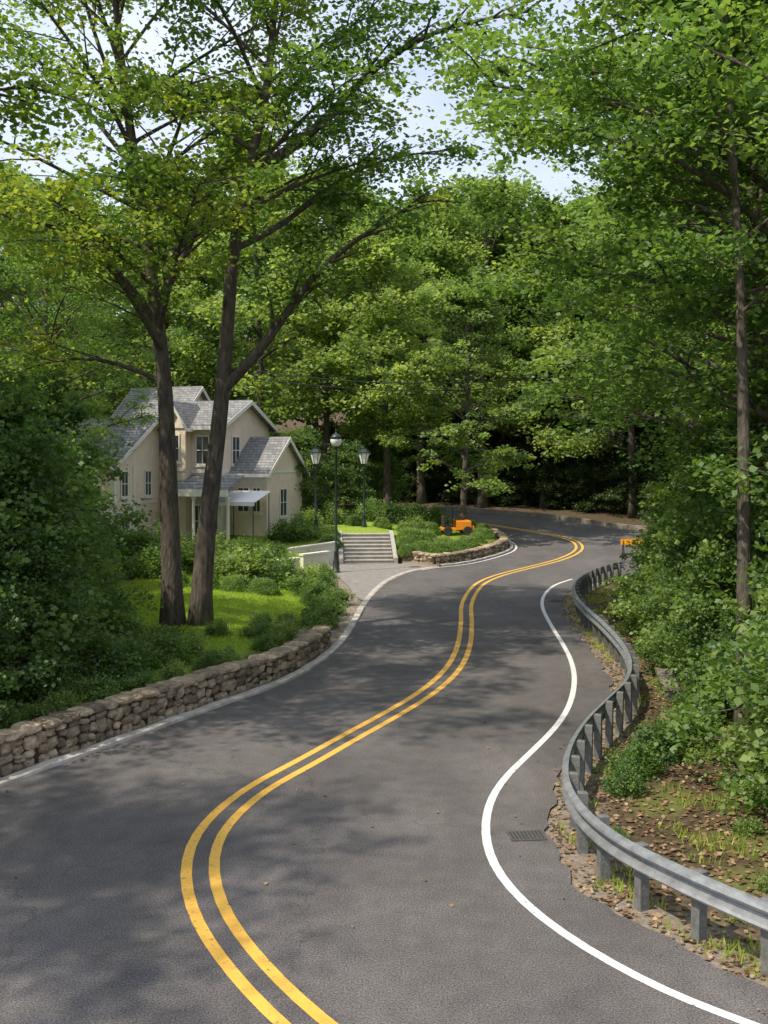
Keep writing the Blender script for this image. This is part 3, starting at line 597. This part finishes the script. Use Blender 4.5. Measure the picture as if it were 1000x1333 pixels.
for k in range(900):
    i=r_.integers(1,len(rr)-1); p=rr[i]
    if not(8.8<p.y<40): continue
    n=NR[i]; o_=abs(r_.normal(.03,.14)); s_=r_.uniform(.012,.05)
    stone(mb,(p.x+n.x*o_,p.y+n.y*o_+r_.uniform(-.2,.2),s_*.15-.012),s_,s_*.8,s_*.6,r_.uniform(0,3),r_)
o=mb.obj('gravel',mat('gravel_stone',(.22,.18,.14),.95,var=(.34,.29,.23),scale=9,island=.3)); tag(o,"loose gravel along the broken asphalt edge",'gravel',kind='stuff')
# ------------------------------------------------------------ house
he=empty('house',(-12.8,50.0,.3),rad(-20),"cream two-storey house with grey shingle roofs and white trim","house"); he.scale=(.75,.8,.97)
wallm=MB();roofm=MB();trim=MB()
def gable(x0,x1,y0,y1,ze,zr_,ax,ov=.45,th=.16):
    if ax=='x':
        ym=(y0+y1)/2; sl=(zr_-ze)/(ym-y0); ye0=y0-ov; ye1=y1+ov; zo=ze-sl*ov
        for a,b,za,zb in((ye0,ym,zo,zr_),(ye1,ym,zo,zr_)):
            V=[(x0-ov,a,za),(x1+ov,a,za),(x1+ov,b,zb),(x0-ov,b,zb)]; V2=[(v[0],v[1],v[2]+th) for v in V]
            roofm.add(V+V2,[(0,1,2,3),(4,5,6,7),(0,1,5,4),(1,2,6,5),(2,3,7,6),(3,0,4,7)])
        for xx in(x0,x1): wallm.add([(xx,y0,ze),(xx,y1,ze),(xx,ym,zr_-.02)],[(0,1,2)])
        for xx in(x0-ov-.03,x1+ov+.03):
            for a,za in((ye0,zo),(ye1,zo)): trim.add([(xx-.03,a,za-.1),(xx-.03,ym,zr_-.1),(xx-.03,ym,zr_+th-.03),(xx-.03,a,za+th-.03),(xx+.025,a,za-.1),(xx+.025,ym,zr_-.1),(xx+.025,ym,zr_+th-.03),(xx+.025,a,za+th-.03)],[(0,1,2,3),(4,5,6,7),(0,1,5,4),(3,2,6,7),(0,3,7,4)])
        trim.box(x0-ov,x1+ov,ye0-.1,ye0-.003,zo-.06,zo+.13); trim.box(x0+.01,x1-.01,y0-.1,y0-.003,zo-.16,zo+.04)
    else:
        xm=(x0+x1)/2; sl=(zr_-ze)/(xm-x0); xe0=x0-ov; xe1=x1+ov; zo=ze-sl*ov
        for a,b in((xe0,xm),(xe1,xm)):
            V=[(a,y0-ov,zo),(a,y1+ov,zo),(b,y1+ov,zr_),(b,y0-ov,zr_)]; V2=[(v[0],v[1],v[2]+th) for v in V]
            roofm.add(V+V2,[(0,1,2,3),(4,5,6,7),(0,1,5,4),(1,2,6,5),(2,3,7,6),(3,0,4,7)])
        for yy in(y0,y1): wallm.add([(x0,yy,ze),(x1,yy,ze),(xm,yy,zr_-.02)],[(0,1,2)])
        yy=y0-ov-.03
        for a in(xe0,xe1): trim.add([(a,yy-.03,zo-.1),(xm,yy-.03,zr_-.1),(xm,yy-.03,zr_+th-.03),(a,yy-.03,zo+th-.03),(a,yy+.025,zo-.1),(xm,yy+.025,zr_-.1),(xm,yy+.025,zr_+th-.03),(a,yy+.025,zo+th-.03)],[(0,1,2,3),(4,5,6,7),(0,1,5,4),(3,2,6,7),(0,3,7,4)])
        trim.box(xe1+.003,xe1+.1,y0-ov,y1+ov,zo-.06,zo+.13)
A=-3.2
wallm.box(-4.5,1.2,A,5,-1,4.7); gable(-4.5,1.2,A,5,4.7,6.9,'x')
wallm.box(-3.3,-1.1,A-.6,A-.004,-1,4.3); gable(-3.3,-1.1,A-.6,A+3,4.3,5.4,'y',.3)
wallm.box(-5.0,.2,5.01,11,-1,6.9); gable(-5.0,.2,5.01,11,6.9,9.0,'x')
wallm.box(1.25,5.6,2.2,9,-1,6.7); gable(1.25,5.6,2.2,9,6.7,8.0,'x',.5)
wallm.box(1.6,3.4,1.5,2.19,-1,6.8); gable(1.6,3.4,1.5,4,6.8,7.8,'y',.35)
wallm.box(5.65,8.3,3.6,9,-1,4.3); gable(5.65,8.3,3.6,9,4.3,6.0,'x',.4)
wallm.obj('wall',M_wall,he); 
roofm.add([(2.9,.2,3.3),(7.4,.2,3.3),(7.4,2.19,3.95),(2.9,2.19,3.95),(2.9,.2,3.45),(7.4,.2,3.45),(7.4,2.19,4.1),(2.9,2.19,4.1)],[(0,1,2,3),(4,5,6,7),(0,1,5,4),(1,2,6,5),(2,3,7,6),(3,0,4,7)])
trim.box(2.9,7.4,.05,.19,3.05,3.4)
roofm.obj('roof',M_roof,he)
for x in(-4.4,-.9,.2,1.08): trim.box(x-.12,x+.12,A-.06,A-.004,-1,4.2)
trim.box(1.204,1.26,A,A+.3,-1,4.3)
trim.box(1.204,1.25,-1.2,-.95,-1,4.6); trim.box(1.204,1.25,A+.31,1.3,2.65,2.85)
trim.box(1.26,1.5,2.12,2.195,-1,6.3); trim.box(5.35,5.6,2.12,2.195,-1,6.3); trim.box(5.604,5.66,2.2,2.5,-1,6.5)
trim.box(3.42,5.34,2.12,2.195,4.2,4.4); trim.box(5.7,8.3,3.52,3.595,3.7,3.9)
trim.box(1.62,3.38,1.43,1.494,4.3,4.5); trim.box(1.62,3.38,1.41,1.494,6.55,6.78)
trim.box(5.604,5.64,2.51,3.59,4.2,4.4); trim.box(8.304,8.35,3.7,8.9,4.2,4.35); trim.box(8.304,8.35,3.6,3.69,-1,4.3)
trim.box(-.78,.08,A-.08,A-.006,2.9,3.1)
trim.obj('trim',M_trim,he)
for x in(3.0,4.75,6.1,7.3):
    MB().lathe([(.16,-1),(.16,.1),(.11,.16),(.10,2.85),(.15,2.93),(.17,3.04)],14,(x,.35,0)).obj('column',M_trim,he,True)
def window(x,z,w,h,y,face='f'):
    mb=MB(); mb.box(-w/2,w/2,-.02,.0,-h/2,h/2); wd=mb.obj('window',M_pane,he)
    fr=MB(); t=.09
    for a,b,c,d in((-w/2-t,-w/2,-h/2-t,h/2+t),(w/2,w/2+t,-h/2-t,h/2+t),(-w/2,w/2,h/2,h/2+t),(-w/2,w/2,-h/2-t,-h/2),(-.02,.02,-h/2,h/2),(-w/2,-.02,-.02,.02),(.02,w/2,-.02,.02)): fr.box(a,b,-.07,-.002,c,d)
    fr.obj('frame',M_trim,wd); MB().box(-w/2-.15,w/2+.15,-.14,-.003,-h/2-.18,-h/2-.092).obj('sill',M_trim,wd)
    if face=='f': wd.location=(x,y-.012,z)
    else: wd.location=(y+.012,x,z); wd.rotation_euler=(0,0,rad(90))
for a in[(-3.95,3.6,.4,1.1,A),(-2.2,3.3,.9,1.3,A-.6),(-2.2,1.2,.9,1.5,A-.6),(-.35,3.6,.6,1.1,A),(-.35,1.6,.6,1.7,A),(2.5,5.5,.8,1.3,1.5),(2.5,2.6,.8,1.7,1.5),(4.3,5.4,.9,1.4,2.2),(4.0,1.7,.8,1.6,2.2),(6.6,2.8,.8,1.2,3.6),(7.6,2.8,.5,1.2,3.6)]: window(*a)
for a in[(4.2,5.4,.9,1.4,5.6,'s'),(6,2.6,.9,1.4,8.3,'s'),(-2.1,3.7,.6,1.2,1.2,'s'),(-2.1,1.4,.6,1.5,1.2,'s'),(.4,3.7,.6,1.2,1.2,'s')]: window(*a)
dm=MB(); dm.box(4.75,5.3,2.10,2.17,.1,2.3).box(4.83,5.22,2.08,2.097,1.3,2.15).box(4.83,5.22,2.08,2.097,.3,1.1)
do=dm.obj('door',M_door,he); MB().lathe([(.02,0),(.035,.03),(.02,.06)],8,(5.22,2.05,1.15)).obj('handle',M_iron,do)
ae=empty('garden_awning',(-7.0,49.6,gz(-7.0,49.6)),rad(-20),"white canvas garden awning on thin poles","awning")
MB().add([(-1.1,-.9,2.1),(1.1,-.9,2.1),(1.1,.9,2.6),(-1.1,.9,2.6),(-1.1,-.9,2.14),(1.1,-.9,2.14),(1.1,.9,2.64),(-1.1,.9,2.64),(-1.1,-.91,1.95),(1.1,-.91,1.95),(1.1,-.91,2.13),(-1.1,-.91,2.13)],[(0,3,2,1),(4,5,6,7),(1,2,6,5),(2,3,7,6),(3,0,4,7),(8,9,10,11)]).obj('canopy',M_white,ae)
pl=MB()
for xx in(-1,1):
    for yy,zz in((-.85,2.1),(.85,2.55)): pl.tube([(xx,yy,-.2),(xx,yy,zz)],[.025,.025],6)
pl.obj('frame',M_iron,ae)
# ------------------------------------------------------------ steps and white walls
se=empty('stone_steps',(-.75,48.35,.04),rad(4),"pale concrete garden steps rising from the driveway","steps")
sm=MB()
for k in range(8):
    y1=k*.36+.36 if k<7 else k*.36+1.6
    sm.box(-1.2,1.2,k*.36,y1,-.3,.155*(k+1)-.04); sm.box(-1.2,1.2,k*.36-.03 ,y1-.034,.155*(k+1)-.038,.155*(k+1),.008)
sm.obj('treads',M_conc,se)
for sx in(-1.42,1.22):
    MB().add([(sx,-.1,-.2),(sx+.2,-.1,-.2),(sx+.2,3.0,-.2),(sx,3.0,-.2),(sx,-.1,.26),(sx+.2,-.1,.26),(sx+.2,3.0,1.38),(sx,3.0,1.38)],[(0,3,2,1),(4,5,6,7),(0,1,5,4),(1,2,6,5),(2,3,7,6),(3,0,4,7)]).obj('side_wall',M_conc,se)
def white_wall(p0,p1,h0,h1,label):
    d=Vector((p1[0]-p0[0],p1[1]-p0[1],0)); L=d.length; e=empty('garden_wall',(p0[0],p0[1],0),math.atan2(d.y,d.x),label,'wall','pale garden walls')
    MB().add([(0,0,-.2),(L,0,-.2),(L,.22,-.2),(0,.22,-.2),(0,0,h0),(L,0,h1),(L,.22,h1),(0,.22,h0)],[(0,3,2,1),(4,5,6,7),(0,1,5,4),(1,2,6,5),(2,3,7,6),(3,0,4,7)]).obj('wall_body',M_trim,e)
    MB().add([(-.05,-.05,h0+.003),(L+.05,-.05,h1+.003),(L+.05,.27,h1+.003),(-.05,.27,h0+.003),(-.05,-.05,h0+.08),(L+.05,-.05,h1+.08),(L+.05,.27,h1+.08),(-.05,.27,h0+.08)],[(0,3,2,1),(4,5,6,7),(0,1,5,4),(1,2,6,5),(2,3,7,6),(3,0,4,7)]).obj('coping',M_trim,e)
white_wall((-5.0,43.2),(-3.75,44.0),.6,.65,"low pale rendered garden wall"); white_wall((-3.6,44.6),(-2.5,45.6),.75,.8,"low pale rendered garden wall"); white_wall((-4.4,47.2),(-2.3,48.5),.8,1.0,"taller pale rendered garden wall beside steps")
# ------------------------------------------------------------ lamps
def lamp(x,y,z,h,kind,label):
    e=empty('street_lamp',(x,y,z),0,label,'street lamp','garden street lamps')
    MB().lathe([(.20,-.1),(.20,.08),(.15,.12),(.15,.5),(.11,.58),(.085,.9),(.10,.95),(.06,1.0),(.055,h*.55),(.045,h-.95),(.07,h-.92),(.07,h-.86),(.04,h-.82),(.05,h-.74),(.13,h-.68),(.13,h-.65)],14).obj('post',M_iron,e,True)
    if kind=='globe':
        MB().lathe([(.10,h-.648),(.20,h-.55),(.26,h-.4),(.25,h-.28),(.18,h-.18)],16).obj('lamp_glass',M_glass,e,True)
        MB().lathe([(.27,h-.30),(.24,h-.2),(.16,h-.1),(.05,h-.05),(.03,h+.02),(.045,h+.05),(.01,h+.12)],16).obj('lamp_cap',M_iron,e,True)
    else:
        MB().lathe([(.14,h-.648),(.29,h-.10)],6).obj('lamp_glass',M_glass,e)
        MB().lathe([(.35,h-.098),(.35,h-.06),(.19,h+.10),(.10,h+.14),(.11,h+.18),(.03,h+.22),(.045,h+.27),(.01,h+.34)],6).obj('lamp_cap',M_iron,e)
        fr=MB()
        for k in range(6):
            a=k*math.pi/3; fr.tube([(.145*math.cos(a),.145*math.sin(a),h-.65),(.302*math.cos(a),.302*math.sin(a),h-.09)],[.014,.014],4)
        fr.obj('lamp_frame',M_iron,e)
lamp(-2.14,44.6,-.02,6.3,'globe',"tall dark iron street lamp with acorn globe")
lamp(-1.05,52.2,1.2,4.3,'lantern',"dark iron post lamp with glass lantern by steps"); lamp(-3.5,51.2,1.0,4.5,'lantern',"dark iron post lamp with glass lantern near the house")
# ------------------------------------------------------------ cart, barricade, headwall, cables
ce=empty('utility_cart',(3.95,55.4,gz(3.95,55.4)),rad(8),"small orange utility cart with black canopy frame","utility cart"); ce.scale=(.85,.85,.85)
b=MB(); b.box(-.05,.95,-.55,.55,.35,.95,.05); b.box(.95,1.15,-.5,.5,.35,.62,.04); b.box(-.9,-.051,-.55,.55,.32,.5,.03); b.obj('body',M_orange,ce)
b=MB(); 
for xx in(-.8,-.1):
    for yy in(-.5,.5): b.tube([(xx,yy,.45),(xx+.05,yy,1.75)],[.03,.03],6)
b.box(-.95,.1,-.6,.6,1.76,1.86,.03); b.obj('canopy',M_iron,ce)
b=MB(); b.box(-.7,-.25,-.4,.4,.503,.72,.04); b.box(-.85,-.705,-.4,.4,.55,1.25,.04); b.obj('seat',M_rubber,ce)
for xx in(-.6,.7):
    for yy in(-.6,.6):
        w=MB().lathe([(.12,-.09),(.27,-.09),(.3,-.05),(.3,.05),(.27,.09),(.12,.09)],16).obj('wheel',M_rubber,ce); w.location=(xx,yy,.29); w.rotation_euler=(rad(90),0,0)
be=empty('road_barricade',(12.25,49.0,zr(49)),rad(-5),"amber-orange road barricade board on thin dark legs","barricade")
MB().box(-.62,.62,-.05,-.02,.84,1.12).box(-.62,.62,.02,.05,.84,1.12).obj('board',M_amber,be)
for xx in(-.5,.5): MB().tube([(xx,-.35,0),(xx,-.015,1.13)],[.022,.022],4).tube([(xx,.35,0),(xx,.015,1.13)],[.022,.022],4).obj('leg',M_rubber,be)
MB().box(-.5,.5,-.03,-.0,.35,.42).obj('brace',M_rubber,be)
hw=empty('culvert_headwall',(6.25,22.0,-.15),rad(80),"weathered tan concrete culvert headwall in embankment","culvert")
MB().box(-.9,.9,-.13,.13,-.4,.30,.03).obj('wall_body',M_conc2,hw); MB().box(-.98,.98,-.18,.18,.303,.40,.02).obj('coping',M_conc2,hw)
for k,(z0,z1) in enumerate(((9.4,10.0),(9.8,10.4))):
    pts=[]
    for i in range(21):
        t=i/20; pts.append((-7+t*20,53+t*5,z0+(z1-z0)*t-1.6*4*t*(1-t)*.5))
    o=MB().tube(pts,[.028]*21,5).obj('overhead_cable',M_iron); tag(o,"thin black overhead cable strung between trees",'cable','overhead cables')
# ------------------------------------------------------------ sky, sun, camera
el=rad(54); to_sun=Vector((-.78,-.5,0)).normalized()*math.cos(el)+Vector((0,0,math.sin(el)))
w=bpy.data.worlds.new("World"); scene.world=w; w.use_nodes=True; nt=w.node_tree; bg=nt.nodes['Background']
sk=nt.nodes.new('ShaderNodeTexSky'); sk.sky_type='NISHITA'; sk.sun_disc=False; sk.sun_elevation=el; sk.sun_rotation=math.atan2(to_sun.x,to_sun.y); sk.air_density=1.1; sk.dust_density=1.5
tc=nt.nodes.new('ShaderNodeTexCoord'); mp=nt.nodes.new('ShaderNodeMapping'); mp.inputs['Scale'].default_value=(1,1,2.2); nt.links.new(tc.outputs['Generated'],mp.inputs[0])
nz=nt.nodes.new('ShaderNodeTexNoise'); nz.inputs['Scale'].default_value=3; nz.inputs['Detail'].default_value=8; nz.inputs['Roughness'].default_value=.6; nt.links.new(mp.outputs[0],nz.inputs[0])
mr=nt.nodes.new('ShaderNodeMapRange'); mr.inputs[1].default_value=.35; mr.inputs[2].default_value=.68; mr.inputs[3].default_value=.55; mr.inputs[4].default_value=.95; nt.links.new(nz.outputs['Fac'],mr.inputs[0])
mx=nt.nodes.new('ShaderNodeMix'); mx.data_type='RGBA'; mx.inputs[7].default_value=(7.2,7.8,9.4,1); nt.links.new(mr.outputs[0],mx.inputs[0]); nt.links.new(sk.outputs[0],mx.inputs[6])
nt.links.new(mx.outputs[2],bg.inputs[0]); bg.inputs[1].default_value=.15
sd=bpy.data.lights.new('sun','SUN'); sd.energy=5; sd.angle=rad(.8); sd.color=(1,.91,.76); so=link(bpy.data.objects.new('sun',sd)); so.rotation_euler=to_sun.to_track_quat('Z','Y').to_euler()
cd=bpy.data.cameras.new('camera'); cam=link(bpy.data.objects.new('camera',cd)); cam.location=(0,0,5); cam.rotation_euler=(rad(90),0,0)
cd.sensor_fit='VERTICAL'; cd.sensor_height=24; cd.lens=23.4; cd.shift_y=-.05; cd.clip_end=3000; scene.camera=cam
scene.view_settings.view_transform='Standard'; scene.view_settings.look='None'; scene.view_settings.exposure=0
